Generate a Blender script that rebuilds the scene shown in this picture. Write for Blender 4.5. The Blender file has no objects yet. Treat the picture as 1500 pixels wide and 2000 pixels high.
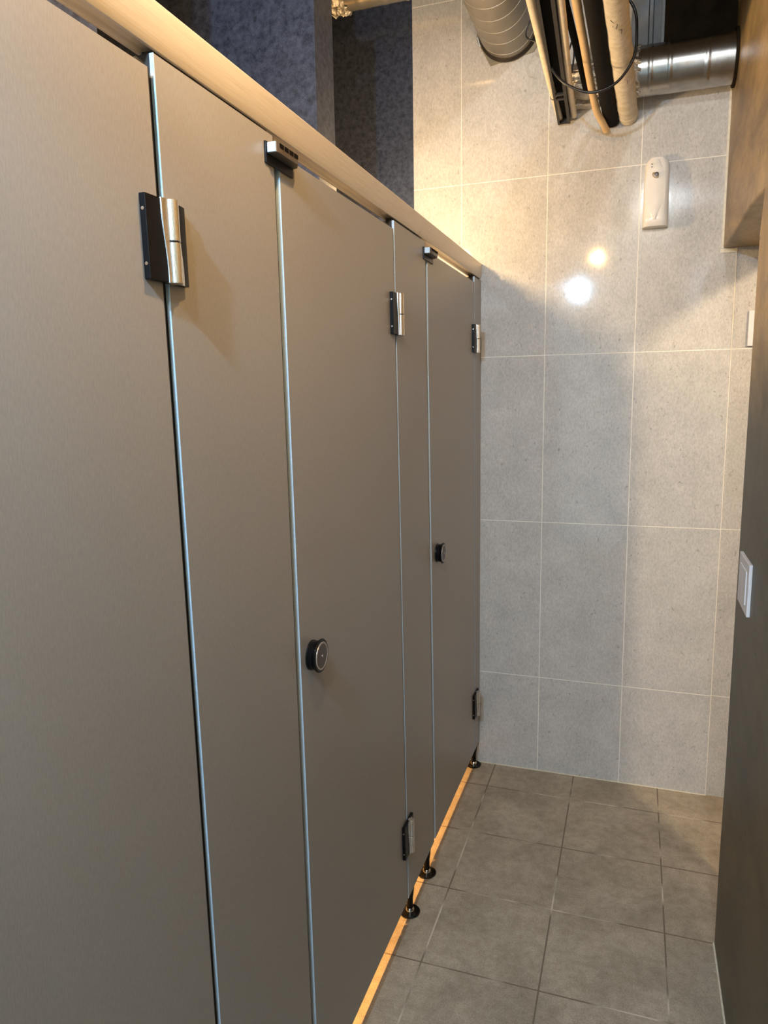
import bpy, bmesh, math, random
from mathutils import Vector, Matrix

random.seed(4)
S = bpy.context.scene
COL = S.collection
PI = math.pi

# ------------------------------------------------------------------ camera
cam_d = bpy.data.cameras.new('camera')
cam = bpy.data.objects.new('camera', cam_d)
COL.objects.link(cam)
R_ = Vector((0.94539413, 0.32544036, -0.01784695))
U_ = Vector((-0.03592711, 0.15847762, 0.98670871))
F_ = Vector((-0.32394318, 0.93218744, -0.16151595))
m = Matrix((R_, U_, -F_)).transposed().to_4x4()
m.translation = (0.53996, 0.0, 1.45726)
cam.matrix_world = m
cam_d.sensor_fit = 'VERTICAL'
cam_d.sensor_height = 32.0
cam_d.lens = 1412.268 / 2000.0 * 32.0
cam_d.clip_start = 0.02
S.camera = cam

# ------------------------------------------------------------------ world, lamps, exposure
S.view_settings.view_transform = 'Standard'
S.view_settings.look = 'None'
S.view_settings.gamma = 1.0
S.view_settings.use_curve_mapping = False
S.view_settings.exposure = 1.30
w = bpy.data.worlds.new('world')
S.world = w
w.use_nodes = True
w.node_tree.nodes['Background'].inputs[0].default_value = (0.02, 0.022, 0.025, 1)
w.node_tree.nodes['Background'].inputs[1].default_value = 1.0


def lamp(name, loc, power, col, radius):
    d = bpy.data.lights.new(name, 'POINT')
    d.energy = power
    d.color = col
    d.shadow_soft_size = radius
    o = bpy.data.objects.new(name, d)
    o.location = loc
    COL.objects.link(o)
    return o


def spot(name, loc, target, power, col, radius, angle, blend=0.5):
    d = bpy.data.lights.new(name, 'SPOT')
    d.energy = power
    d.color = col
    d.shadow_soft_size = radius
    d.spot_size = math.radians(angle)
    d.spot_blend = blend
    o = bpy.data.objects.new(name, d)
    o.location = loc
    o.rotation_euler = (Vector(target) - Vector(loc)).to_track_quat('-Z', 'Y').to_euler()
    COL.objects.link(o)
    return o


COOL = (0.42, 0.70, 1.0)
lamp('cool_lamp', (0.133, -0.07, 2.14), 30.0, COOL, 0.014)
lamp('ceiling_lamp', (0.636, -1.10, 2.93), 34.0, (0.84, 0.92, 1.0), 0.04)
lamp('warm_lamp', (0.30, 0.80, 2.21), 9.0, (1.0, 0.60, 0.24), 0.02)
for yy, p in ((0.45, 3.0), (1.40, 3.0), (2.20, 7.0)):
    lamp('stall_lamp', (-0.17, yy, 2.012), p, (1.0, 0.66, 0.33), 0.03)
    spot('stall_downlight', (-0.34, yy, 2.10), (-0.34, yy, 0.0), 80.0, (1.0, 0.50, 0.15), 0.03, 70, 0.6)
lamp('passage_lamp', (1.55, 1.02, 2.2), 42.0, (1.0, 0.76, 0.50), 0.05)
# added area fill behind the camera, brightens the room with cool light
ad = bpy.data.lights.new('rear_fill', 'AREA')
ad.shape = 'RECTANGLE'
ad.size, ad.size_y = 0.8, 2.7
ad.energy = 13.0
ad.color = (0.40, 0.68, 1.0)
ao = bpy.data.objects.new('rear_fill', ad)
ao.location = (0.12, -1.43, 1.42)
ao.rotation_euler = (math.radians(90), 0, math.radians(180))
COL.objects.link(ao)


# ------------------------------------------------------------------ materials
def lin(r, g, b):
    f = lambda c: (c / 255.0 / 12.92) if c / 255.0 <= 0.04045 else ((c / 255.0 + 0.055) / 1.055) ** 2.4
    return (f(r), f(g), f(b), 1.0)


def new_mat(name, base=(0.5, 0.5, 0.5, 1), rough=0.5, metal=0.0, spec=0.5):
    mt = bpy.data.materials.new(name)
    mt.use_nodes = True
    b = mt.node_tree.nodes['Principled BSDF']
    b.inputs['Base Color'].default_value = base
    b.inputs['Roughness'].default_value = rough
    b.inputs['Metallic'].default_value = metal
    b.inputs['Specular IOR Level'].default_value = spec
    return mt, mt.node_tree, b


def N(nt, t, **kw):
    n = nt.nodes.new(t)
    for k, v in kw.items():
        setattr(n, k, v)
    return n


def ramp(nt, src, p0, c0, p1, c1):
    r = N(nt, 'ShaderNodeValToRGB')
    r.color_ramp.elements[0].position = p0
    r.color_ramp.elements[0].color = c0
    r.color_ramp.elements[1].position = p1
    r.color_ramp.elements[1].color = c1
    nt.links.new(src, r.inputs[0])
    return r.outputs[0]


def mix(nt, fac, a, b, mode='MIX'):
    n = N(nt, 'ShaderNodeMix', data_type='RGBA', blend_type=mode)
    for s, v in ((n.inputs[0], fac), (n.inputs[6], a), (n.inputs[7], b)):
        if isinstance(v, (int, float)):
            s.default_value = v
        elif isinstance(v, tuple):
            s.default_value = v
        else:
            nt.links.new(v, s)
    return n.outputs[2]


def mapped(nt, scale=(1, 1, 1), loc=(0, 0, 0), rot=(0, 0, 0)):
    g = N(nt, 'ShaderNodeNewGeometry')
    mp = N(nt, 'ShaderNodeMapping')
    mp.inputs['Scale'].default_value = scale
    mp.inputs['Location'].default_value = loc
    mp.inputs['Rotation'].default_value = rot
    nt.links.new(g.outputs['Position'], mp.inputs['Vector'])
    return mp.outputs[0]


def noise(nt, vec, scale, detail=4.0, rough=0.55, dist=0.0):
    n = N(nt, 'ShaderNodeTexNoise')
    n.inputs['Scale'].default_value = scale
    n.inputs['Detail'].default_value = detail
    n.inputs['Roughness'].default_value = rough
    n.inputs['Distortion'].default_value = dist
    nt.links.new(vec, n.inputs['Vector'])
    return n.outputs[0]


def bump(nt, bsdf, height, strength, distance=0.001):
    b = N(nt, 'ShaderNodeBump')
    b.inputs['Strength'].default_value = strength
    b.inputs['Distance'].default_value = distance
    nt.links.new(height, b.inputs['Height'])
    nt.links.new(b.outputs[0], bsdf.inputs['Normal'])


def grout_mask(nt, w_, h_, mortar, ox, oy, axes, wobble=0.0):
    """brick texture with no offset -> mortar factor; axes picks the world axes used"""
    g = N(nt, 'ShaderNodeNewGeometry')
    sp = N(nt, 'ShaderNodeSeparateXYZ')
    nt.links.new(g.outputs['Position'], sp.inputs[0])
    cb = N(nt, 'ShaderNodeCombineXYZ')
    for i, (ax, off) in enumerate(zip(axes, (ox, oy))):
        a = N(nt, 'ShaderNodeMath', operation='SUBTRACT')
        nt.links.new(sp.outputs['XYZ'.index(ax)], a.inputs[0])
        a.inputs[1].default_value = off
        nt.links.new(a.outputs[0], cb.inputs[i])
    b = N(nt, 'ShaderNodeTexBrick')
    b.offset = 0.0
    b.squash = 1.0
    b.inputs['Scale'].default_value = 1.0
    b.inputs['Mortar Size'].default_value = mortar
    b.inputs['Mortar Smooth'].default_value = 0.1
    b.inputs['Brick Width'].default_value = w_
    b.inputs['Row Height'].default_value = h_
    b.inputs['Bias'].default_value = 0.0
    nt.links.new(cb.outputs[0], b.inputs['Vector'])
    b.inputs['Color1'].default_value = (0, 0, 0, 1)
    b.inputs['Color2'].default_value = (1, 1, 1, 1)
    return b.outputs['Fac'], b.outputs['Color']


def make_wall_tile():
    mt, nt, b = new_mat('glazed_wall_tile', rough=0.13, spec=0.3)
    v = mapped(nt)
    base = ramp(nt, noise(nt, v, 9.0, 6, 0.6), 0.3, lin(190, 188, 183), 0.75, lin(208, 205, 199))
    fine = ramp(nt, noise(nt, mapped(nt, (1, 1, 0.5)), 210.0, 3, 0.6), 0.40, (0.72, 0.72, 0.72, 1), 0.62, (1, 1, 1, 1))
    c = mix(nt, 0.55, base, fine, 'MULTIPLY')
    sp = ramp(nt, noise(nt, mapped(nt, (1, 1, 0.6), rot=(0, 0.5, 0)), 105.0, 4, 0.7, 0.6), 0.33, (0.45, 0.43, 0.40, 1), 0.385, (1, 1, 1, 1))
    c = mix(nt, 0.6, c, sp, 'MULTIPLY')
    fac, _ = grout_mask(nt, 0.3, 0.6, 0.0013, -0.0714 - 3.0, 0.381 - 3.0, 'XZ')
    c = mix(nt, fac, c, lin(236, 230, 218))
    nt.links.new(c, b.inputs['Base Color'])
    rr = mix(nt, fac, (0.07, 0.07, 0.07, 1), (0.7, 0.7, 0.7, 1))
    nt.links.new(rr, b.inputs['Roughness'])
    bump(nt, b, noise(nt, mapped(nt), 14.0, 3, 0.5), 0.04, 0.003)
    return mt


def make_floor_tile():
    mt, nt, b = new_mat('matt_floor_tile', rough=0.55, spec=0.35)
    big = ramp(nt, noise(nt, mapped(nt), 5.0, 7, 0.65, 0.4), 0.28, lin(158, 146, 127), 0.74, lin(204, 190, 168))
    fine = ramp(nt, noise(nt, mapped(nt), 260.0, 4, 0.7), 0.34, (0.50, 0.50, 0.49, 1), 0.62, (1, 1, 1, 1))
    c = mix(nt, 0.7, big, fine, 'MULTIPLY')
    mid = ramp(nt, noise(nt, mapped(nt), 38.0, 5, 0.7), 0.30, (0.66, 0.64, 0.62, 1), 0.6, (1, 1, 1, 1))
    c = mix(nt, 0.7, c, mid, 'MULTIPLY')
    fac, _ = grout_mask(nt, 0.3, 0.298, 0.0022, 0.065 - 3.0, 1.596 - 2.98, 'XY')
    gr = ramp(nt, noise(nt, mapped(nt), 4.5, 2, 0.5), 0.50, lin(112, 100, 86), 0.62, lin(206, 196, 178))
    c = mix(nt, fac, c, gr)
    nt.links.new(c, b.inputs['Base Color'])
    bump(nt, b, noise(nt, mapped(nt), 180.0, 4, 0.6), 0.25, 0.001)
    return mt


def make_concrete():
    mt, nt, b = new_mat('troweled_concrete', rough=0.42, spec=0.45)
    a = noise(nt, mapped(nt, (1, 0.45, 0.8), rot=(0.35, 0, 0)), 4.6, 10, 0.70, 0.9)
    c = ramp(nt, a, 0.34, lin(120, 99, 66), 0.68, lin(200, 170, 114))
    st = ramp(nt, noise(nt, mapped(nt, (1, 0.7, 1.5), rot=(0.9, 0, 0)), 4.6, 10, 0.80, 0.5), 0.38, (0.60, 0.57, 0.52, 1), 0.60, (1, 1, 1, 1))
    c = mix(nt, 0.7, c, st, 'MULTIPLY')
    gr = ramp(nt, noise(nt, mapped(nt), 160.0, 4, 0.7), 0.35, (0.72, 0.71, 0.70, 1), 0.6, (1, 1, 1, 1))
    c = mix(nt, 0.7, c, gr, 'MULTIPLY')
    dk = ramp(nt, noise(nt, mapped(nt, (1, 0.55, 0.9), loc=(0, 3, 1), rot=(0.5, 0, 0)), 21.0, 7, 0.75, 0.3), 0.31, (0.32, 0.27, 0.20, 1), 0.39, (1, 1, 1, 1))
    c = mix(nt, 0.8, c, dk, 'MULTIPLY')
    # shade below the stall lamps' reach, tinted darker into the lower wall colour
    g = N(nt, 'ShaderNodeNewGeometry')
    sp = N(nt, 'ShaderNodeSeparateXYZ')
    nt.links.new(g.outputs['Position'], sp.inputs[0])
    nz = noise(nt, mapped(nt, (1, 2.2, 0.8), rot=(0.4, 0, 0)), 3.0, 6, 0.65)
    ad = N(nt, 'ShaderNodeMath', operation='MULTIPLY_ADD')
    nt.links.new(nz, ad.inputs[0])
    ad.inputs[1].default_value = 0.5
    nt.links.new(sp.outputs[2], ad.inputs[2])
    zz = ramp(nt, ad.outputs[0], 0.0, (0, 0, 0, 1), 1.0, (1, 1, 1, 1))
    mr = N(nt, 'ShaderNodeMapRange')
    mr.inputs['From Min'].default_value = 1.62
    mr.inputs['From Max'].default_value = 1.88
    nt.links.new(ad.outputs[0], mr.inputs['Value'])
    low = mix(nt, 1.0, c, lin(140, 146, 158), 'MULTIPLY')
    c = mix(nt, mr.outputs[0], low, c)
    nt.links.new(c, b.inputs['Base Color'])
    bump(nt, b, a, 0.35, 0.006)
    return mt


def make_clad():
    mt, nt, b = new_mat('dark_slate_cladding', rough=0.5, spec=0.4)
    c = ramp(nt, noise(nt, mapped(nt), 60.0, 6, 0.7), 0.35, lin(37, 43, 58), 0.66, lin(70, 78, 98))
    f = ramp(nt, noise(nt, mapped(nt), 400.0, 2, 0.6), 0.35, (0.7, 0.7, 0.7, 1), 0.6, (1, 1, 1, 1))
    c = mix(nt, 0.8, c, f, 'MULTIPLY')
    nt.links.new(c, b.inputs['Base Color'])
    bump(nt, b, noise(nt, mapped(nt), 150.0, 4, 0.6), 0.3, 0.001)
    return mt


def make_panel():
    mt, nt, b = new_mat('taupe_laminate', rough=0.36, spec=0.5)
    v = noise(nt, mapped(nt, (1, 1, 0.22)), 520.0, 3, 0.6)
    c = ramp(nt, v, 0.3, lin(149, 146, 141), 0.7, lin(161, 157, 151))
    big = ramp(nt, noise(nt, mapped(nt, (1, 1, 0.6)), 3.0, 3, 0.5), 0.3, (0.95, 0.95, 0.96, 1), 0.7, (1, 1, 1, 1))
    c = mix(nt, 1.0, c, big, 'MULTIPLY')
    nt.links.new(c, b.inputs['Base Color'])
    bump(nt, b, v, 0.06, 0.0004)
    return mt


def make_brushed(name, col, rough=0.3, scale=(1, 0.02, 1), bs=900.0):
    mt, nt, b = new_mat(name, col, rough, 1.0)
    v = noise(nt, mapped(nt, scale), bs, 3, 0.6)
    r = ramp(nt, v, 0.3, (rough * 0.8,) * 3 + (1,), 0.7, (rough * 1.25,) * 3 + (1,))
    nt.links.new(r, b.inputs['Roughness'])
    k = ramp(nt, v, 0.25, tuple(x * 0.9 for x in col[:3]) + (1,), 0.75, col)
    nt.links.new(k, b.inputs['Base Color'])
    return mt


def make_noisy(name, c0, c1, scale, rough=0.5, metal=0.0, bmp=0.0, stretch=(1, 1, 1), spec=0.5, dist=0.001):
    mt, nt, b = new_mat(name, rough=rough, metal=metal, spec=spec)
    v = noise(nt, mapped(nt, stretch), scale, 5, 0.62)
    nt.links.new(ramp(nt, v, 0.32, c0, 0.68, c1), b.inputs['Base Color'])
    if bmp:
        bump(nt, b, v, bmp, dist)
    return mt


M = dict(
    tile=make_wall_tile(), floor=make_floor_tile(), concrete=make_concrete(), clad=make_clad(), panel=make_panel(),
    header=make_noisy('brushed_aluminium', lin(208, 198, 182), lin(224, 214, 198), 500, 0.40, 0.3, 0.05, (1, 0.02, 1)),
    alu=make_noisy('anodised_edge', lin(176, 202, 222), lin(192, 214, 232), 300, 0.5, 0.0, 0, spec=0.6),
    black=make_noisy('black_zinc', lin(9, 9, 11), lin(14, 14, 16), 200, 0.34, 0.0, 0.03, spec=0.22),
    edge=make_noisy('dark_panel_edge', lin(22, 21, 20), lin(34, 32, 30), 120, 0.6),
    chrome=make_brushed('satin_chrome', (0.80, 0.79, 0.77, 1), 0.27, (1, 1, 0.02)),
    dome=make_noisy('polished_dome', (0.75, 0.7, 0.62, 1), (0.8, 0.76, 0.7, 1), 40, 0.18, 1.0),
    knobface=make_noisy('grey_knob_face', lin(62, 58, 55), lin(78, 73, 70), 200, 0.3, 0.3),
    ringm=make_noisy('pale_ring', lin(165, 155, 148), lin(182, 172, 164), 100, 0.3, 0.4),
    duct=make_noisy('galvanised_duct', (0.36, 0.35, 0.33, 1), (0.48, 0.46, 0.43, 1), 30, 0.27, 1.0, 0.1, dist=0.003),
    flex=make_noisy('grey_duct_wrap', lin(112, 109, 102), lin(134, 130, 122), 5, 0.34, 0.3, 0.0),
    stopm=make_noisy('brown_zinc', lin(82, 72, 62), lin(98, 86, 74), 60, 0.4, 0.2),
    seam=make_noisy('pale_seam', lin(140, 135, 124), lin(160, 154, 142), 40, 0.35, 0.2),
    foil=make_noisy('crumpled_foil', (0.55, 0.50, 0.42, 1), (0.8, 0.74, 0.64, 1), 60, 0.25, 1.0, 1.0, dist=0.01),
    plate=make_noisy('grey_duct_plate', lin(128, 122, 108), lin(150, 140, 112), 25, 0.5, 0.2),
    gold=make_noisy('spiral_duct', (0.62, 0.56, 0.46, 1), (0.75, 0.7, 0.58, 1), 30, 0.25, 0.9, 0.1, dist=0.003),
    cream=make_noisy('cream_pipe_wrap', lin(214, 200, 172), lin(236, 226, 204), 55, 0.6, 0.0, 0.5, dist=0.004),
    conduit=make_noisy('cream_conduit', lin(222, 208, 180), lin(238, 226, 202), 40, 0.5, 0.0, 0.15),
    yellow=make_noisy('yellowed_hose', lin(222, 186, 130), lin(232, 200, 148), 30, 0.42),
    rubber=make_noisy('black_insulation', lin(9, 8, 7), lin(22, 20, 17), 90, 0.8, 0.0, 0.4, dist=0.002, spec=0.12),
    cable=make_noisy('black_cable', lin(16, 15, 15), lin(26, 24, 24), 90, 0.35),
    channel=make_noisy('bronze_channel', lin(34, 30, 27), lin(52, 46, 40), 40, 0.5, 0.3),
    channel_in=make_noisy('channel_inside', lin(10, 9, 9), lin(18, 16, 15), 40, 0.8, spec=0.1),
    plastic=make_noisy('ivory_plastic', lin(236, 230, 218), lin(242, 236, 226), 20, 0.22, spec=0.5),
    dark_plastic=make_noisy('dark_nozzle', lin(36, 26, 16), lin(48, 36, 24), 80, 0.3),
    tan_plastic=make_noisy('tan_nozzle', lin(150, 128, 96), lin(166, 144, 110), 80, 0.35),
    switch=make_noisy('white_switch_plastic', lin(214, 212, 214), lin(224, 222, 224), 30, 0.35),
    caulk=make_noisy('cream_caulk', lin(214, 204, 180), lin(230, 222, 200), 60, 0.5, 0.0, 0.3),
    soffit=make_noisy('brown_soffit', lin(22, 17, 10), lin(44, 34, 20), 12, 0.8, 0.0, 0.2, dist=0.003, spec=0.08),
    greybox=make_noisy('grey_enamel', lin(104, 108, 112), lin(122, 125, 128), 20, 0.45, 0.1),
    ceiling=make_noisy('raw_ceiling', lin(70, 64, 56), lin(96, 88, 76), 6, 0.8, 0.0, 0.4, dist=0.01),
    plaster=make_noisy('cream_plaster', lin(176, 168, 154), lin(190, 182, 168), 6, 0.7),
)


# ------------------------------------------------------------------ mesh helpers
def obj(name, bm, mat, parent=None, smooth=False, bevel=0.0, seg=2, angle=35):
    me = bpy.data.meshes.new(name)
    bmesh.ops.recalc_face_normals(bm, faces=bm.faces[:])
    bm.to_mesh(me)
    bm.free()
    me.materials.append(mat)
    o = bpy.data.objects.new(name, me)
    COL.objects.link(o)
    if smooth or bevel:
        for p in me.polygons:
            p.use_smooth = True
        a = math.radians(angle)
        b2 = bmesh.new()
        b2.from_mesh(me)
        for e in b2.edges:
            if len(e.link_faces) == 2 and e.calc_face_angle(0) > a:
                e.smooth = False
        b2.to_mesh(me)
        b2.free()
    if bevel:
        md = o.modifiers.new('bevel', 'BEVEL')
        md.width = bevel
        md.segments = seg
        md.limit_method = 'ANGLE'
        md.angle_limit = math.radians(30)
        md.harden_normals = True
    if parent:
        o.parent = parent
        o.matrix_parent_inverse = Matrix.Identity(4)
    return o


def box(bm, x0, x1, y0, y1, z0, z1):
    vs = [bm.verts.new((x, y, z)) for x in (x0, x1) for y in (y0, y1) for z in (z0, z1)]
    for f in ((0, 1, 3, 2), (4, 6, 7, 5), (0, 4, 5, 1), (2, 3, 7, 6), (0, 2, 6, 4), (1, 5, 7, 3)):
        bm.faces.new([vs[i] for i in f])
    return vs


def bx(*a):
    bm = bmesh.new()
    box(bm, *a)
    return bm


def lathe(bm, prof, origin, axis, n=32):
    """prof: list of (radius, distance along axis)"""
    ax = Vector(axis).normalized()
    t = Vector((0, 0, 1)) if abs(ax.z) < 0.9 else Vector((1, 0, 0))
    e1 = ax.cross(t).normalized()
    e2 = ax.cross(e1)
    o = Vector(origin)
    rings = []
    for r, h in prof:
        if r < 1e-6:
            rings.append([bm.verts.new(o + ax * h)])
        else:
            rings.append([bm.verts.new(o + ax * h + (e1 * math.cos(2 * PI * i / n) + e2 * math.sin(2 * PI * i / n)) * r) for i in range(n)])
    for a, b in zip(rings, rings[1:]):
        for i in range(n):
            j = (i + 1) % n
            if len(a) == 1 and len(b) == 1:
                continue
            if len(a) == 1:
                bm.faces.new((a[0], b[i], b[j]))
            elif len(b) == 1:
                bm.faces.new((a[i], b[0], a[j]))
            else:
                bm.faces.new((a[i], b[i], b[j], a[j]))
    return rings


def smooth_path(pts, k=6):
    out = []
    P = [Vector(p) for p in pts]
    for i in range(len(P) - 1):
        p0, p1, p2, p3 = P[max(i - 1, 0)], P[i], P[i + 1], P[min(i + 2, len(P) - 1)]
        for s in range(k):
            t = s / k
            out.append(0.5 * ((2 * p1) + (p2 - p0) * t + (2 * p0 - 5 * p1 + 4 * p2 - p3) * t * t + (3 * p1 - p0 - 3 * p2 + p3) * t ** 3))
    out.append(P[-1])
    return out


def tube(bm, pts, r, n=16, k=6, cap=True, rfun=None):
    P = smooth_path(pts, k) if k > 1 else [Vector(p) for p in pts]
    prev = None
    rings = []
    for i, p in enumerate(P):
        d = (P[min(i + 1, len(P) - 1)] - P[max(i - 1, 0)]).normalized()
        if prev is None:
            t = Vector((0, 0, 1)) if abs(d.z) < 0.9 else Vector((1, 0, 0))
            e1 = d.cross(t).normalized()
        else:
            e1 = (prev - d * prev.dot(d)).normalized()
        prev = e1
        e2 = d.cross(e1)
        rr = rfun(i / (len(P) - 1)) * r if rfun else r
        rings.append([bm.verts.new(p + (e1 * math.cos(2 * PI * q / n) + e2 * math.sin(2 * PI * q / n)) * rr) for q in range(n)])
    for a, b in zip(rings, rings[1:]):
        for q in range(n):
            bm.faces.new((a[q], a[(q + 1) % n], b[(q + 1) % n], b[q]))
    if cap:
        bm.faces.new(rings[0])
        bm.faces.new(rings[-1])


def prism(bm, poly, z0, z1):
    """poly in (x, y), extruded in z"""
    a = [bm.verts.new((x, y, z0)) for x, y in poly]
    b = [bm.verts.new((x, y, z1)) for x, y in poly]
    bm.faces.new(a)
    bm.faces.new(b)
    n = len(poly)
    for i in range(n):
        bm.faces.new((a[i], a[(i + 1) % n], b[(i + 1) % n], b[i]))


def tag(o, label, cat, group=None):
    o['label'] = label
    o['category'] = cat
    if group:
        o['group'] = group
    return o


def thing(name, loc, label, cat, group=None):
    o = bpy.data.objects.new(name, None)
    o.empty_display_size = 0.05
    COL.objects.link(o)
    o.location = loc
    return tag(o, label, cat, group)


def struct(name, bm, mat, **k):
    o = obj(name, bm, mat, **k)
    o['kind'] = 'structure'
    return o


def rel(o, root):
    """parts are modelled in world coordinates; hang them under root without moving them"""
    o.parent = root
    o.matrix_parent_inverse = Matrix.Translation(-Vector(root.location))
    return o


D = 2.659      # end wall
W = 0.788      # concrete wall face
YE = 1.892     # end of the concrete wall, start of the opening
ZL = 1.893     # underside of the lintel
TH = 0.235     # concrete wall thickness
YB = -1.45     # wall behind the camera

# ------------------------------------------------------------------ setting
struct('floor', bx(-1.3, 2.1, YB, D + 0.05, -0.06, 0.0), M['floor'])
struct('ceiling', bx(-1.3, 2.1, YB, D + 0.05, 3.0, 3.08), M['ceiling'])
struct('wall_end', bx(-0.247, 0.8286, D, D + 0.05, 0.0, 3.0), M['tile'])
struct('wall_recess', bx(0.8286, 2.1, D + 0.004, D + 0.05, 0.0, 3.0), M['tile'])
struct('wall_stall_end', bx(-1.3, -0.247, D + 0.006, D + 0.05, 0.0, 3.0), M['clad'])
struct('wall_left', bx(-1.36, -1.3, YB, D + 0.05, 0.0, 3.0), M['plaster'])
struct('wall_behind', bx(-1.3, 2.1, YB - 0.06, YB, 0.0, 3.0), M['plaster'])
struct('wall_passage', bx(2.1, 2.16, YB, D + 0.05, 0.0, 3.0), M['plaster'])

# concrete wall with its lintel over the opening: one L-shaped solid
bm = bmesh.new()
prof = [(YB, 0.0), (YE + 0.004, 0.0), (YE + 0.010, 0.25), (YE, 0.5), (YE + 0.004, 0.9), (YE - 0.003, 1.3), (YE - 0.006, 1.6), (YE - 0.012, 1.80),
        (YE - 0.045, ZL - 0.012), (2.10, ZL + 0.006), (2.35, ZL + 0.002), (D - 0.001, ZL + 0.006), (D - 0.001, 3.0), (YB, 3.0)]
a = [bm.verts.new((W, y, z)) for y, z in prof]
b = [bm.verts.new((W + TH, y, z)) for y, z in prof]
bm.faces.new(a)
bm.faces.new(b)
for i in range(len(prof)):
    j = (i + 1) % len(prof)
    bm.faces.new((a[i], a[j], b[j], b[i]))
struct('wall_right', bm, M['concrete'], bevel=0.006, seg=2)

# masonry dividers between the stalls
struct('wall_divider_front', bx(-1.3, -0.247, 0.87, 0.99, 0.0, 3.0), M['clad'], bevel=0.002)
struct('wall_divider_rear', bx(-1.3, -0.247, 1.805, 1.923, 0.0, 3.0), M['clad'], bevel=0.002)

# caulk and corner beads
bm = bmesh.new()
box(bm, W - 0.006, W, D - 0.006, D, ZL + 0.005, 2.385)
struct('trim_1', bm, M['caulk'])
bm = bmesh.new()
box(bm, W - 0.008, 0.8286, D - 0.003, D, ZL - 0.008, ZL + 0.005)
struct('trim_2', bm, M['caulk'])
bm = bmesh.new()
box(bm, 0.8270, 0.8290, D - 0.0015, D + 0.004, 1.55, ZL - 0.008)
struct('trim_3', bm, M['caulk'])
bm = bmesh.new()
vs = [(W, 0.9), (W - 0.003, 0.9), (W - 0.004, YE), (W, YE)]
prism(bm, vs, 0.0, 0.004)
struct('trim_4', bm, M['caulk'])
# grout bead between tile layer and floor
struct('trim_5', bx(0.0, 0.83, D - 0.003, D, 0.0, 0.003), M['caulk'])
# dark brown box over the silver duct and the grey enamel casing beside it
struct('trim_6', bx(0.583, W, D - 0.05, D, 2.507, 3.0), M['soffit'])

# ------------------------------------------------------------------ toilet partition
ZB = 0.0908
TP = 0.030
ZH0, ZH1 = 1.857, 1.909


def sheared(y0t, y0b, y1t, y1b, z0, z1, x0, x1):
    """panel whose side edges run from (bottom) y?b to (top) y?t"""
    bm_ = bmesh.new()
    vs_ = [bm_.verts.new(c) for c in (
        (x0, y0b, z0), (x0, y0t, z1), (x0, y1b, z0), (x0, y1t, z1),
        (x1, y0b, z0), (x1, y0t, z1), (x1, y1b, z0), (x1, y1t, z1))]
    for f in ((0, 1, 3, 2), (4, 6, 7, 5), (0, 4, 5, 1), (2, 3, 7, 6), (0, 2, 6, 4), (1, 5, 7, 3)):
        bm_.faces.new([vs_[i] for i in f])
    return bm_


# gaps: (y at top of near edge, y at bottom of near edge, gap width)
G1 = (0.762, 0.781, 0.011)
G2 = (1.068, 1.086, 0.017)
G3 = (1.652, 1.694, 0.008)
G4 = (1.923, 1.968, 0.017)
G5 = (2.540, 2.570, 0.006)
EZ = 1.85


def gy(g, z, far=False):
    t = (EZ - z) / (EZ - ZB)
    return g[0] + (g[1] - g[0]) * t + (g[2] if far else 0.0)


def panel_parts(root, near, far, z0, z1, pname, trim_w, trim_x):
    """near / far: functions z -> y for the two edges"""
    n0, n1, f0, f1 = near(z0), near(z1), far(z0), far(z1)
    e = 0.0012
    rel(obj(pname, sheared(n1 + e, n0 + e, f1 - e, f0 - e, z0, z1, -TP, 0.0), M['panel'], bevel=0.0006, seg=1), root)
    rel(obj('edge_core', sheared(n1, n0, n1 + e, n0 + e, z0, z1, -TP, -trim_x), M['edge']), root)
    rel(obj('edge_trim', sheared(n1, n0, n1 + e, n0 + e, z0, z1, -trim_x, 0.0), M['alu']), root)
    rel(obj('edge_core', sheared(f1 - e, f0 - e, f1, f0, z0, z1, -TP, 0.0), M['edge']), root)


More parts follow.
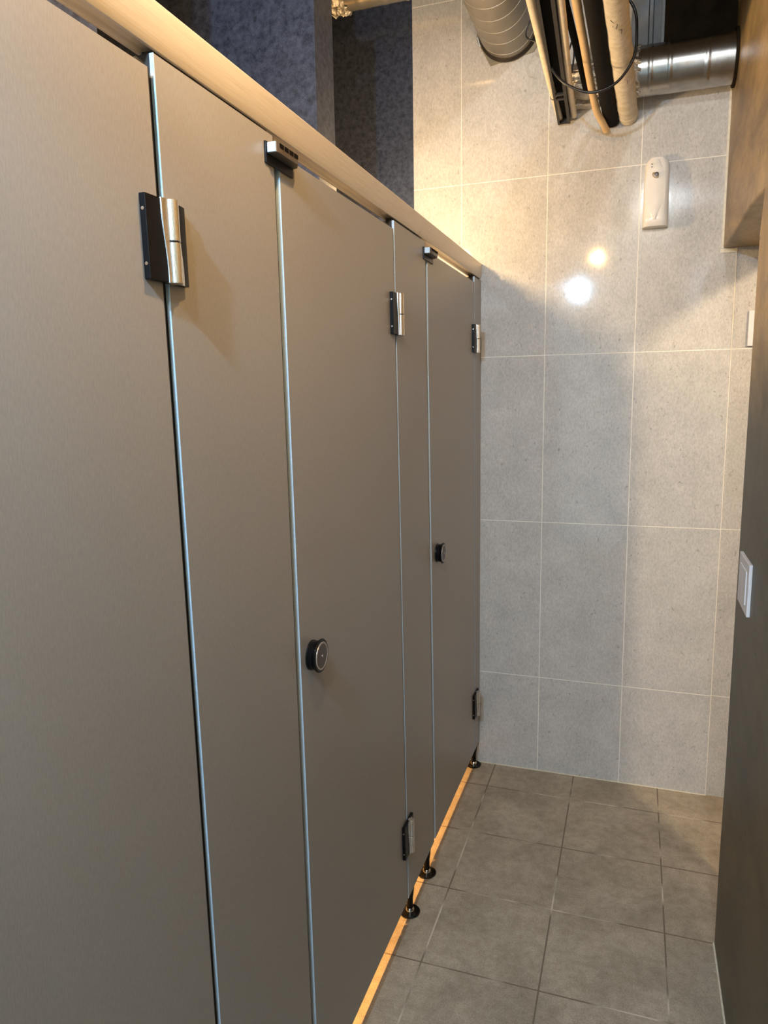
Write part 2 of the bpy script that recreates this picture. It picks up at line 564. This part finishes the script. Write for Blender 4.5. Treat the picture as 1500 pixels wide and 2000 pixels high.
def hinge(root, g, zc):
    """lift-off hinge: black body, wavy silver cover, two-piece barrel"""
    H = 0.047
    c = gy(g, zc) + g[2] * 0.5
    dy = lambda z: gy(g, z) - gy(g, zc)
    base = [(0.0, -0.041), (0.0085, -0.041), (0.0100, -0.008), (0.0100, 0.020), (0.0070, 0.038), (0.0, 0.038)]
    bm_ = bmesh.new()
    prism(bm_, [(x, c + y) for x, y in base], zc - H, zc + H)
    for v in bm_.verts:
        v.co.y += dy(v.co.z)
    body = rel(obj('hinge', bm_, M['black'], bevel=0.0008), root)
    body['label'] = 'black hinge body with a silver barrel'
    # silver cover with S-shaped side edges
    def s(z):
        t = (zc + H - z) / (2 * H)
        t = min(max((t - 0.12) / 0.76, 0), 1)
        return 0.0065 * (t * t * (3 - 2 * t)) - 0.002
    n = 18
    bm_ = bmesh.new()
    rows = []
    for i in range(n + 1):
        z = zc - H - 0.0004 + (2 * H + 0.0008) * i / n
        o = s(z)
        cs = [(0.0092, -0.013 + o), (0.0112, -0.0125 + o), (0.0126, -0.004), (0.0126, 0.012), (0.0108, 0.0185 + o), (0.0080, 0.0195 + o)]
        rows.append([bm_.verts.new((x, c + y + dy(z), z)) for x, y in cs])
    for a_, b_ in zip(rows, rows[1:]):
        for q in range(len(a_)):
            r_ = (q + 1) % len(a_)
            bm_.faces.new((a_[q], a_[r_], b_[r_], b_[q]))
    bm_.faces.new(rows[0])
    bm_.faces.new(rows[-1])
    cov = obj('hinge_cover', bm_, M['chrome'], smooth=True, angle=25)
    cov.parent = body
    for z0, z1 in ((zc - H - 0.0006, zc - 0.0008), (zc + 0.0008, zc + H + 0.0006)):
        bm_ = bmesh.new()
        lathe(bm_, [(0, z0), (0.0078, z0), (0.0084, z0 + 0.0006), (0.0084, z1 - 0.0006), (0.0078, z1), (0, z1)], (0.0115, c + 0.004, 0), (0, 0, 1), 28)
        for v in bm_.verts:
            v.co.y += dy(v.co.z)
        k = obj('hinge_barrel', bm_, M['chrome'], smooth=True)
        k.parent = body
    bm_ = bmesh.new()
    lathe(bm_, [(0, -0.001), (0.0070, -0.001), (0.0070, 0.001), (0, 0.001)], (0.0115, c + 0.004, zc), (0, 0, 1), 20)
    k = obj('hinge_washer', bm_, M['black'], smooth=True)
    k.parent = body
    for dz in (-0.030, 0.030):      # screws in the side of the body
        bm_ = bmesh.new()
        lathe(bm_, [(0.0022, 0), (0.0020, -0.0006), (0, -0.0008)], (0.0042, c - 0.041 + dy(zc + dz), zc + dz), (0, 1, 0), 12)
        k = obj('screw', bm_, M['dome'], smooth=True)
        k.parent = body


def squash(bm_, k=0.80):
    for v in bm_.verts:
        v.co.x *= k


def knob(root, y, z):
    bm_ = bmesh.new()
    lathe(bm_, [(0.0, 0.0), (0.0275, 0.0), (0.0275, 0.004), (0.0255, 0.006), (0.0255, 0.009), (0.0268, 0.011),
                (0.0268, 0.014), (0.0245, 0.0165), (0.0262, 0.019), (0.0305, 0.0205), (0.0310, 0.0225), (0.0300, 0.0245),
                (0.0262, 0.0250), (0.0, 0.0250)], (0, y, z), (1, 0, 0), 48)
    squash(bm_)
    kb = rel(obj('knob', bm_, M['black'], smooth=True, angle=40), root)
    bm_ = bmesh.new()
    lathe(bm_, [(0.0225, 0.0248), (0.0225, 0.0262), (0.0252, 0.0262), (0.0256, 0.0248)], (0, y, z), (1, 0, 0), 48)
    squash(bm_)
    k = obj('knob_ring', bm_, M['ringm'], smooth=True)
    k.parent = kb
    bm_ = bmesh.new()
    lathe(bm_, [(0.0226, 0.0248), (0.0226, 0.0256), (0.0, 0.0266)], (0, y, z), (1, 0, 0), 48)
    squash(bm_)
    k = obj('knob_face', bm_, M['knobface'], smooth=True)
    k.parent = kb
    bm_ = bmesh.new()
    lathe(bm_, [(0.0024, 0.0262), (0.0022, 0.0272), (0, 0.0274)], (0, y, z), (1, 0, 0), 16)
    squash(bm_)
    k = obj('knob_pin', bm_, M['ringm'], smooth=True)
    k.parent = kb


def stall_door(near_f, far_f, label, ymid, hinge_gap, knob_pos):
    root = thing('stall_door', (0.0, ymid, ZB), label, 'stall door', 'doors of the toilet stalls')
    panel_parts(root, near_f, far_f, ZB, 1.8300, 'door_panel', 0.001, 0.0085)
    for zc in (1.6395, 0.285):
        hinge(root, hinge_gap, zc)
    if knob_pos:
        knob(root, *knob_pos)
    return root


d1 = stall_door(lambda z: 0.165, lambda z: gy(G1, z), 'nearest grey laminate stall door, at the left edge, with no knob in view', 0.45, G1, None)
d2 = stall_door(lambda z: gy(G2, z, True), lambda z: gy(G3, z), 'middle grey stall door with the larger looking round black knob', 1.37, G3, (1.140, 0.992))
d3 = stall_door(lambda z: gy(G4, z, True), lambda z: gy(G5, z), 'farthest grey stall door, beside the pale tiled end wall', 2.25, G5, (2.026, 0.990))


def door_stop(root, y0):
    """black and brown corner catch at the top edge of a pilaster, reaching over the door"""
    bm_ = bmesh.new()
    box(bm_, 0.0, 0.0035, y0 - 0.004, y0 + 0.088, 1.803, 1.834)
    st = rel(obj('door_stop', bm_, M['black'], bevel=0.001), root)
    bm_ = bmesh.new()
    a_ = [(0.0034, 0.0), (0.019, 0.0), (0.0205, 0.004), (0.0205, 0.070), (0.012, 0.086), (0.0034, 0.088)]
    prism(bm_, [(x, y0 + y) for x, y in a_], 1.8165, 1.8325)
    k = obj('stop_block', bm_, M['stopm'], bevel=0.0012)
    k.parent = st
    bm_ = bmesh.new()
    box(bm_, 0.0040, 0.0180, y0 - 0.0012, y0 + 0.0008, 1.8175, 1.8318)
    k = obj('stop_end_cap', bm_, M['alu'], bevel=0.0008)
    k.parent = st
    for q in range(4):
        yy = y0 + 0.008 + q * 0.0165
        bm_ = bmesh.new()
        box(bm_, 0.0190, 0.0213, yy, yy + 0.0125, 1.8250, 1.8308)
        k = obj('stop_slot', bm_, M['channel_in'])
        k.parent = st


def foot(root, y, x=-0.016):
    bm_ = bmesh.new()
    lathe(bm_, [(0.0, 0.0), (0.0262, 0.0), (0.0285, 0.002), (0.0290, 0.005), (0.0270, 0.0068), (0.0250, 0.0060), (0.0232, 0.0055), (0.0, 0.0055)],
          (x, y, 0), (0, 0, 1), 40)
    f = rel(obj('foot', bm_, M['black'], smooth=True, angle=45), root)
    bm_ = bmesh.new()
    lathe(bm_, [(0.0135, 0.0050), (0.0130, 0.010), (0.0110, 0.015), (0.0080, 0.0185), (0.0, 0.0190)], (x, y, 0), (0, 0, 1), 32)
    k = obj('foot_dome', bm_, M['dome'], smooth=True)
    k.parent = f
    bm_ = bmesh.new()
    lathe(bm_, [(0.0092, 0.016), (0.0092, 0.050), (0.0110, 0.060), (0.0140, 0.0905), (0.0, 0.0905)], (x, y, 0), (0, 0, 1), 28)
    k = obj('foot_leg', bm_, M['black'], smooth=True)
    k.parent = f


def pilaster(near_f, far_f, label, ymid, feet, stop_y=None, trim=0.0055):
    root = thing('stall_pilaster', (0.0, ymid, 0.0), label, 'partition panel', 'fixed panels between the stall doors')
    panel_parts(root, near_f, far_f, ZB, 1.8495, 'pilaster_panel', 0.001, trim)
    ya, yb = near_f(1.85) + 0.012, far_f(1.85) - 0.002
    rel(obj('gap_shade', bx(-0.024, -0.010, ya, yb, 1.8490, ZH0 + 0.001), M['edge']), root)  # dark strip added to paint the shadow gap between panel and rail
    for y in feet:
        foot(root, y)
    if stop_y is not None:
        door_stop(root, stop_y)
    return root


p1 = pilaster(lambda z: gy(G1, z, True), lambda z: gy(G2, z), 'wide fixed grey panel right of the nearest door and its large hinge', 0.93, (0.86, 1.01), 1.040)
p2 = pilaster(lambda z: gy(G3, z, True), lambda z: gy(G4, z), 'narrow fixed grey panel on two black feet, between middle and farthest doors', 1.81, (1.762, 1.939), 1.903)
p3 = pilaster(lambda z: gy(G5, z, True), lambda z: D - 0.002, 'slim fixed grey strip on one black foot against the tiled end wall', 2.60, (2.625,))

p0 = pilaster(lambda z: -0.30, lambda z: 0.155, 'fixed grey end panel before the nearest stall door, just past the left edge', -0.07, (-0.22, 0.09))

# header rail: a brushed channel in two lengths
root = thing('header_rail', (0.0, 1.2, ZH0), 'brushed aluminium header rail running over all the stall doors', 'header rail')


def rail(y0, y1):
    prof_ = [(-0.030, ZH0 - 0.001), (-0.030, ZH1), (0.0, ZH1), (0.002, ZH1 - 0.003), (0.002, ZH0 + 0.011), (-0.004, ZH0), (-0.010, ZH0 + 0.0015), (-0.012, ZH0 + 0.006),
             (-0.024, ZH0 + 0.006), (-0.026, ZH0 - 0.001)]
    bm_ = bmesh.new()
    a_ = [bm_.verts.new((x, y0, z)) for x, z in prof_]
    b_ = [bm_.verts.new((x, y1, z)) for x, z in prof_]
    bm_.faces.new(a_)
    bm_.faces.new(b_)
    for i in range(len(prof_)):
        j = (i + 1) % len(prof_)
        bm_.faces.new((a_[i], a_[j], b_[j], b_[i]))
    return bm_


rel(obj('rail_length', rail(-0.3, 1.872), M['header'], bevel=0.0006), root)
rel(obj('rail_length', rail(1.8735, D - 0.003), M['header'], bevel=0.0006), root)

# ------------------------------------------------------------------ fixtures on the walls
# air freshener dispenser
cx0, zb0, zt0 = 0.578, 1.978, 2.192
root = thing('air_freshener', (cx0, D, zb0), 'ivory automatic air freshener dispenser high on the tiled end wall', 'air freshener')


def loft(bm, secs, n=40, p=4.0):
    rings = []
    for z, cx_, hw, dep in secs:
        ring = []
        for i in range(n + 1):
            t = PI * i / n
            cxx = math.copysign(abs(math.cos(t)) ** (2 / p), math.cos(t))
            syy = abs(math.sin(t)) ** (2 / p)
            ring.append(bm.verts.new((cx_ + hw * cxx, D - dep * syy, z)))
        rings.append(ring)
    for a_, b_ in zip(rings, rings[1:]):
        for i in range(n):
            bm.faces.new((a_[i], a_[i + 1], b_[i + 1], b_[i]))
        bm.faces.new((a_[0], b_[0], b_[-1], a_[-1]))
    bm.faces.new(rings[0])
    bm.faces.new(rings[-1])


bm = bmesh.new()
secs = []
for i in range(25):
    t = i / 24
    z = zb0 + (zt0 - zb0) * t
    hw = 0.0395 - 0.004 * t ** 2
    if t > 0.88:
        hw *= math.sqrt(max(0.0, 1 - ((t - 0.88) / 0.125) ** 2)) * 0.45 + 0.55
    dep = 0.056 - 0.020 * t - 0.010 * max(0, t - 0.85) / 0.15
    if t < 0.10:
        dep -= 0.012 * (1 - t / 0.10) ** 2
    secs.append((z, cx0, hw, dep))
loft(bm, secs, p=3.6)
rel(obj('dispenser_body', bm, M['plastic'], smooth=True, angle=50), root)
# lens shaped raised front
bm = bmesh.new()
rows = []
for i in range(25):
    t = i / 24
    z = zb0 + 0.018 + (zt0 - zb0 - 0.026) * t
    hw = 0.0310 * (math.sin(PI * min(max(0.10 + 0.86 * t, 0), 1)) ** 0.42)
    if t < 0.3:
        hw *= 0.35 + 0.65 * (t / 0.3) ** 0.8
    tt = (z - zb0) / (zt0 - zb0)
    dep = 0.056 - 0.020 * tt - 0.010 * max(0, tt - 0.85) / 0.15 - 0.002
    row = []
    for q in range(13):
        s_ = -1 + 2 * q / 12
        row.append(bm.verts.new((cx0 - 0.004 + s_ * hw, D - dep - 0.0050 * (1 - abs(s_) ** 2.0), z)))
    rows.append(row)
for a_, b_ in zip(rows, rows[1:]):
    for q in range(12):
        bm.faces.new((a_[q], a_[q + 1], b_[q + 1], b_[q]))
g0 = [f for f in bm.faces]
ext = bmesh.ops.extrude_face_region(bm, geom=g0)
for v in ext['geom']:
    if isinstance(v, bmesh.types.BMVert):
        v.co.y += 0.008
rel(obj('front_cover', bm, M['plastic'], smooth=True, angle=50), root)
bm = bmesh.new()
lathe(bm, [(0.0, 0.0), (0.0115, 0.0), (0.0115, 0.0022), (0.0095, 0.0028), (0.0, 0.0028)], (0, 0, 0), (0, -1, 0), 32)
for v in bm.verts:
    x, z = v.co.x, v.co.z
    a_ = -0.9
    u_, v_ = x * math.cos(a_) - z * math.sin(a_), x * math.sin(a_) + z * math.cos(a_)
    u_ *= 0.62
    v.co.x = u_ * math.cos(-a_) - v_ * math.sin(-a_) + cx0 - 0.005
    v.co.z = u_ * math.sin(-a_) + v_ * math.cos(-a_) + 2.132
    v.co.y += D - 0.0462
nz = rel(obj('nozzle_recess', bm, M['tan_plastic'], smooth=True), root)
bm = bmesh.new()
lathe(bm, [(0.0, 0.0), (0.0062, 0.0), (0.0062, 0.002), (0.0, 0.003)], (cx0 - 0.0015, D - 0.0488, 2.1345), (0, -1, 0), 24)
k = obj('nozzle', bm, M['dark_plastic'], smooth=True)
k.parent = nz
k.matrix_parent_inverse = (Matrix.Translation(Vector(root.location))).inverted() if False else Matrix.Identity(4)
bm = bmesh.new()
lathe(bm, [(0.0, 0.0), (0.0016, 0.0), (0.0, 0.001)], (cx0 - 0.0015, D - 0.0518, 2.1350), (0, -1, 0), 12)
k = obj('nozzle_hole', bm, M['ringm'], smooth=True)
k.parent = nz
for dz in (0.0, -0.0085):
    bm = bmesh.new()
    lathe(bm, [(0.0, 0.0), (0.0021, 0.0), (0.0018, 0.0008), (0.0, 0.001)], (cx0 - 0.0165, D - 0.0418 + dz * 0.05, 2.1680 + dz), (0, -1, 0), 14)
    rel(obj('indicator_light', bm, M['dark_plastic'], smooth=True), root)

# light switch on the concrete wall
root = thing('light_switch', (W, 1.73, 1.02), 'white double rocker light switch plate on the concrete wall', 'light switch')
bm = bmesh.new()
y0s, y1s, z0s, z1s = 1.668, 1.815, 0.968, 1.083
box(bm, W - 0.0075, W, y0s, y1s, z0s, z1s)
rel(obj('switch_plate', bm, M['switch'], bevel=0.0015), root)
for q in range(2):
    ya = y0s + 0.024 + q * 0.050
    bm = bmesh.new()
    box(bm, W - 0.0098, W - 0.0070, ya, ya + 0.0485, z0s + 0.020, z1s - 0.020)
    rel(obj('rocker', bm, M['switch'], bevel=0.001), root)

# white fixture glimpsed on the recess wall
bm = bmesh.new()
box(bm, 0.874, 0.955, D - 0.008, D + 0.004, 1.588, 1.700)
o = obj('wall_switch', bm, M['switch'], bevel=0.0015)
tag(o, 'white switch plate half hidden behind the concrete wall edge, on the recess tiles', 'switch plate')

# ------------------------------------------------------------------ ducts and pipes under the ceiling
# big wrapped round duct running to the end wall
root = thing('round_duct', (0.09, D, 2.65), 'large grey round duct meeting the tiled wall through a square plate', 'duct')
rr = 0.094
bm = bmesh.new()
lathe(bm, [(rr, 0.003), (rr, 1.75)], (0.092, D, 2.655), (0, -1, 0), 64)
rel(obj('duct_body', bm, M['flex'], smooth=True, angle=40), root)
bm = bmesh.new()
for q in range(22):
    h = 0.049 + 0.0775 * q
    lathe(bm, [(rr - 0.0005, h - 0.0016), (rr + 0.0014, h - 0.0008), (rr + 0.0014, h + 0.0008), (rr - 0.0005, h + 0.0016)], (0.092, D, 2.655), (0, -1, 0), 64)
o = rel(obj('duct_seams', bm, M['seam'], smooth=True), root)
bm = bmesh.new()
lathe(bm, [(0.098, 0.004), (0.101, 0.006), (0.101, 0.014), (0.098, 0.018), (0.0945, 0.022)], (0.092, D, 2.655), (0, -1, 0), 64)
rel(obj('duct_collar', bm, M['channel'], smooth=True), root)
bm = bmesh.new()
poly = [(-0.018, 2.640), (0.030, 2.552), (0.176, 2.574), (0.205, 2.62), (0.190, 2.78), (-0.012, 2.77)]
a = [bm.verts.new((x, D - 0.0005, z)) for x, z in poly]
b = [bm.verts.new((x, D - 0.005, z)) for x, z in poly]
bm.faces.new(a)
bm.faces.new(b)
for i in range(len(poly)):
    j = (i + 1) % len(poly)
    bm.faces.new((a[i], a[j], b[j], b[i]))
rel(obj('wall_plate', bm, M['plate']), root)
bm = bmesh.new()
box(bm, 0.0, 0.003, 0.0, 0.006, 0.0, 0.028)
for v in bm.verts:
    v.co = Vector((v.co.x + 0.0 - 0.002 + 0.35 * (0.014 - v.co.z), v.co.y + D - 0.055, v.co.z + 2.598))
rel(obj('foil_tab', bm, M['alu']), root)

# silver duct coming out of the concrete wall
root = thing('silver_duct', (0.65, 2.57, 2.43), 'shiny silver spiral duct between the concrete wall and the pipes', 'duct')
bm = bmesh.new()
prof = []
for i in range(57):
    h = i * 0.005
    bumpy = 0.0
    for c_ in (0.085, 0.19, 0.245):
        if abs(h - c_) < 0.0031:
            bumpy = 0.0018
    prof.append((0.0705 + bumpy, h))
lathe(bm, prof, (W + 0.002, 2.578, 2.432), (-1, 0, 0), 56)
for v in bm.verts:       # seams run at a slant around the duct
    pass
rel(obj('duct_body', bm, M['duct'], smooth=True, angle=60), root)
bm = bmesh.new()
rnd = random.Random(3)
prof = [(0.071, 0.0), (0.073, 0.02), (0.062, 0.035), (0.055, 0.06), (0.058, 0.09), (0.050, 0.12), (0.055, 0.16), (0.047, 0.20), (0.052, 0.235), (0.0, 0.236)]
lathe(bm, prof, (W - 0.272, 2.578, 2.432), (-1, 0, 0), 40)
for v in bm.verts:
    v.co += Vector((rnd.uniform(-1, 1), rnd.uniform(-1, 1), rnd.uniform(-1, 1))) * 0.0035
rel(obj('foil_sleeve', bm, M['foil']), root)
bm = bmesh.new()
lathe(bm, [(0.0715, 0.0), (0.080, 0.001), (0.080, 0.008), (0.0715, 0.009)], (W, 2.578, 2.432), (-1, 0, 0), 48)
rel(obj('wall_collar', bm, M['soffit'], smooth=True), root)

# grey casing beside the dark box
bm = bmesh.new()
box(bm, 0.486, 0.535, D - 0.07, D, 2.507, 2.99)
box(bm, 0.537, 0.548, D - 0.075, D, 2.507, 2.99)
box(bm, 0.550, 0.573, D - 0.062, D, 2.507, 2.99)
o = obj('casing', bm, M['greybox'], bevel=0.001)
tag(o, 'grey upright metal casing above the silver duct, beside the cream wrapped pipe', 'casing')

# gold toned duct over the far stall
root = thing('spiral_duct', (-0.35, 2.3, 2.68), 'brassy looking metal duct crossing above the farthest stall', 'duct')
bm = bmesh.new()
prof = []
for i in range(88):
    h = i * 0.008
    prof.append((0.048 + (0.0014 if i % 9 == 0 else 0.0), h))
lathe(bm, prof, (-0.015, 2.3, 2.680), (-1, 0, 0), 40)
rel(obj('duct_body', bm, M['gold'], smooth=True, angle=60), root)
bm = bmesh.new()
lathe(bm, [(0.0485, -0.03), (0.056, -0.022), (0.050, -0.012), (0.058, -0.002), (0.051, 0.008), (0.057, 0.018), (0.049, 0.028)], (-0.375, 2.3, 2.680), (1, 0, 0), 36)
for v in bm.verts:
    v.co += Vector((rnd.uniform(-1, 1), rnd.uniform(-1, 1), rnd.uniform(-1, 1))) * 0.005
rel(obj('foil_wrap', bm, M['foil']), root)


def pipe(name, pts, r, mat, label, cat='pipe', n=20, k=6, rfun=None):
    bm_ = bmesh.new()
    tube(bm_, pts, r, n, k, True, rfun)
    return tag(obj(name, bm_, mat, smooth=True, angle=50), label, cat)


pipe('conduit', [(0.283, 1.0, 2.353), (0.275, 1.86, 2.353), (0.268, 2.3, 2.353), (0.2665, D - 0.012, 2.352)], 0.0105, M['conduit'],
     'thin cream conduit, leftmost of the pipe bundle, beside the large grey duct', 'conduit')
pipe('conduit', [(0.372, 1.0, 2.345), (0.342, 1.885, 2.345), (0.323, 2.3, 2.347), (0.313, D - 0.03, 2.350)], 0.0100, M['conduit'],
     'thin cream conduit on the right side of the dark metal channel, tied with black straps', 'conduit')
# U channel between the conduits
root = thing('metal_channel', (0.30, 2.0, 2.33), 'dark bronze metal channel, open underneath, between two cream conduits', 'channel')


def along(bm_, x0, x1, z0, z1, ya=1.0, yb=2.640):
    """box that follows the slanting run of the channel"""
    f = lambda y: 0.346 + (0.281 - 0.346) * (y - 1.0) / 1.64
    vs_ = box(bm_, x0, x1, ya, yb, z0, z1)
    for v in vs_:
        v.co.x += f(v.co.y)


bm = bmesh.new()
along(bm, -0.018, 0.018, 2.352, 2.355)
along(bm, -0.020, -0.017, 2.330, 2.355)
along(bm, 0.015, 0.020, 2.330, 2.355)
along(bm, -0.017, -0.013, 2.330, 2.332)
along(bm, 0.011, 0.015, 2.330, 2.332)
along(bm, -0.017, 0.015, 2.331, 2.352, 2.636, 2.640)
rel(obj('channel_body', bm, M['channel']), root)
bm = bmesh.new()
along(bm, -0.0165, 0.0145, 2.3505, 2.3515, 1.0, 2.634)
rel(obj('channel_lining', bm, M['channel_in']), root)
for yy in (2.385, 2.42):
    bm = bmesh.new()
    along(bm, -0.013, 0.011, 2.3305, 2.336, yy, yy + 0.012)
    rel(obj('channel_bridge', bm, M['channel']), root)

pipe('insulated_tube', [(0.305, 1.0, 2.405), (0.284, 2.015, 2.412), (0.270, 2.15, 2.409), (0.2655, 2.205, 2.402)], 0.0175, M['rubber'],
     'short black insulated tube that ends above the metal channel', 'tube')
pipe('insulated_tube', [(0.313, 1.0, 2.392), (0.342, 1.967, 2.390), (0.352, 2.30, 2.388), (0.358, 2.515, 2.384)], 0.0095, M['rubber'],
     'slim black tube just left of the yellow hose', 'tube')
pipe('yellow_hose', [(0.374, 1.0, 2.345), (0.3765, 1.88, 2.345), (0.3785, 2.10, 2.345), (0.380, 2.31, 2.344), (0.3835, 2.42, 2.335), (0.391, 2.52, 2.318), (0.406, 2.585, 2.303), (0.417, D - 0.030, 2.291)], 0.0108, M['yellow'],
     'smooth yellow hose bending down against the black insulated pipe', 'hose')
pipe('insulated_pipe', [(0.404, 1.0, 2.335), (0.417, 1.842, 2.333), (0.426, 2.45, 2.331), (0.431, 2.60, 2.329), (0.434, D - 0.004, 2.325)], 0.0245, M['rubber'],
     'thick black insulated pipe between yellow hose and cream wrapped pipe', 'pipe', rfun=lambda t: 1.0 if t < 0.93 else 1.0 - 0.35 * ((t - 0.93) / 0.07) ** 2)
root = thing('wrapped_pipe', (0.47, 2.0, 2.33), 'thick cream tape-wrapped pipe with scribbled marks, rightmost of the bundle', 'pipe')
bm = bmesh.new()
rw = lambda t: 1.0 + 0.02 * math.sin(t * 95) + 0.02 * math.sin(t * 37)
tube(bm, [(0.437, 1.0, 2.338), (0.460, 1.872, 2.338), (0.472, 2.3, 2.337), (0.479, 2.56, 2.336), (0.483, D - 0.01, 2.334)], 0.0305, 32, 24, True, rw)
rel(obj('pipe_wrap', bm, M['cream'], smooth=True, angle=50), root)
for pts in ([(0.452, 1.93, 2.309), (0.459, 1.945, 2.3085), (0.470, 1.96, 2.3095)], [(0.455, 1.965, 2.309), (0.466, 1.952, 2.3085), (0.463, 1.975, 2.308)],
            [(0.468, 1.985, 2.309), (0.475, 1.99, 2.311), (0.474, 2.01, 2.311)], [(0.486, 2.30, 2.311), (0.482, 2.35, 2.3095), (0.472, 2.40, 2.3075)],
            [(0.492, 2.34, 2.314), (0.489, 2.37, 2.313)]):
    bm = bmesh.new()
    tube(bm, pts, 0.0011, 6, 4)
    rel(obj('ink_mark', bm, M['cable'], smooth=True), root)

pipe('black_cable', [(0.268, 2.19, 2.405), (0.285, 2.2, 2.34), (0.326, 2.2, 2.288), (0.391, 2.2, 2.257), (0.448, 2.2, 2.266), (0.482, 2.2, 2.294), (0.504, 2.2, 2.335),
                     (0.507, 2.2, 2.385), (0.499, 2.2, 2.445), (0.455, 2.18, 2.51), (0.40, 2.1, 2.60), (0.36, 2.0, 2.75)], 0.0038, M['cable'],
     'thin black cable hanging in a loop under the pipe bundle', 'cable', n=12, k=10)
pipe('black_wire', [(0.28, 2.42, 2.60), (0.205, 2.44, 2.585), (0.181, 2.45, 2.552), (0.184, 2.45, 2.529), (0.215, 2.45, 2.514), (0.262, 2.44, 2.50)], 0.0022, M['cable'],
     'short black wire loop sticking out left of the bundle beside the grey duct', 'wire', n=8, k=8)
pipe('black_wire', [(0.322, 2.40, 2.478), (0.310, 2.40, 2.43), (0.318, 2.40, 2.385), (0.326, 2.40, 2.41), (0.329, 2.40, 2.45), (0.322, 2.40, 2.478)], 0.0025, M['cable'],
     'small black cable tie loop between the second cream conduit and the slim black tube', 'wire', n=8, k=8)
for (cx_, y_, z_, rr_) in ((0.2675, 2.45, 2.353, 0.0112), (0.3155, 2.43, 2.356, 0.0106), (0.3175, 2.36, 2.356, 0.0106)):
    bm = bmesh.new()
    lathe(bm, [(rr_, -0.0016), (rr_ + 0.0012, -0.0016), (rr_ + 0.0012, 0.0016), (rr_, 0.0016)], (cx_, y_, z_), (0, 1, 0), 20)
    tag(obj('cable_tie', bm, M['cable'], smooth=True), {2.45: 'black tie around the leftmost cream conduit', 2.43: 'lower black tie around the conduit right of the channel',
        2.36: 'upper thin black tie around the conduit right of the channel'}[y_], 'cable tie', 'ties on the conduits')

# silver bracket on the wall behind the bundle
bm = bmesh.new()
box(bm, 0.318, 0.392, D - 0.045, D, 2.372, 2.392)
box(bm, 0.322, 0.386, D - 0.05, D - 0.044, 2.372, 2.44)
o = obj('wall_bracket', bm, M['foil'], bevel=0.001)
tag(o, 'small silver wall bracket behind the slim black tube', 'bracket')

# added unseen plate over the cool lamp, placed to cut its upward light
root = thing('light_blocker', (0.0, -0.06, 2.18), 'added white plate out of view that blocks upward light of the cool lamp', 'lamp')
rel(obj('blocker_plate', bx(-0.30, 0.245, -0.24, 0.12, 2.182, 2.215), M['switch'], bevel=0.003), root)
for xx in (-0.22, 0.17):
    bm = bmesh.new()
    tube(bm, [(xx, -0.06, 2.214), (xx, -0.06, 3.0)], 0.004, 10, 1)
    rel(obj('hanger', bm, M['switch']), root)
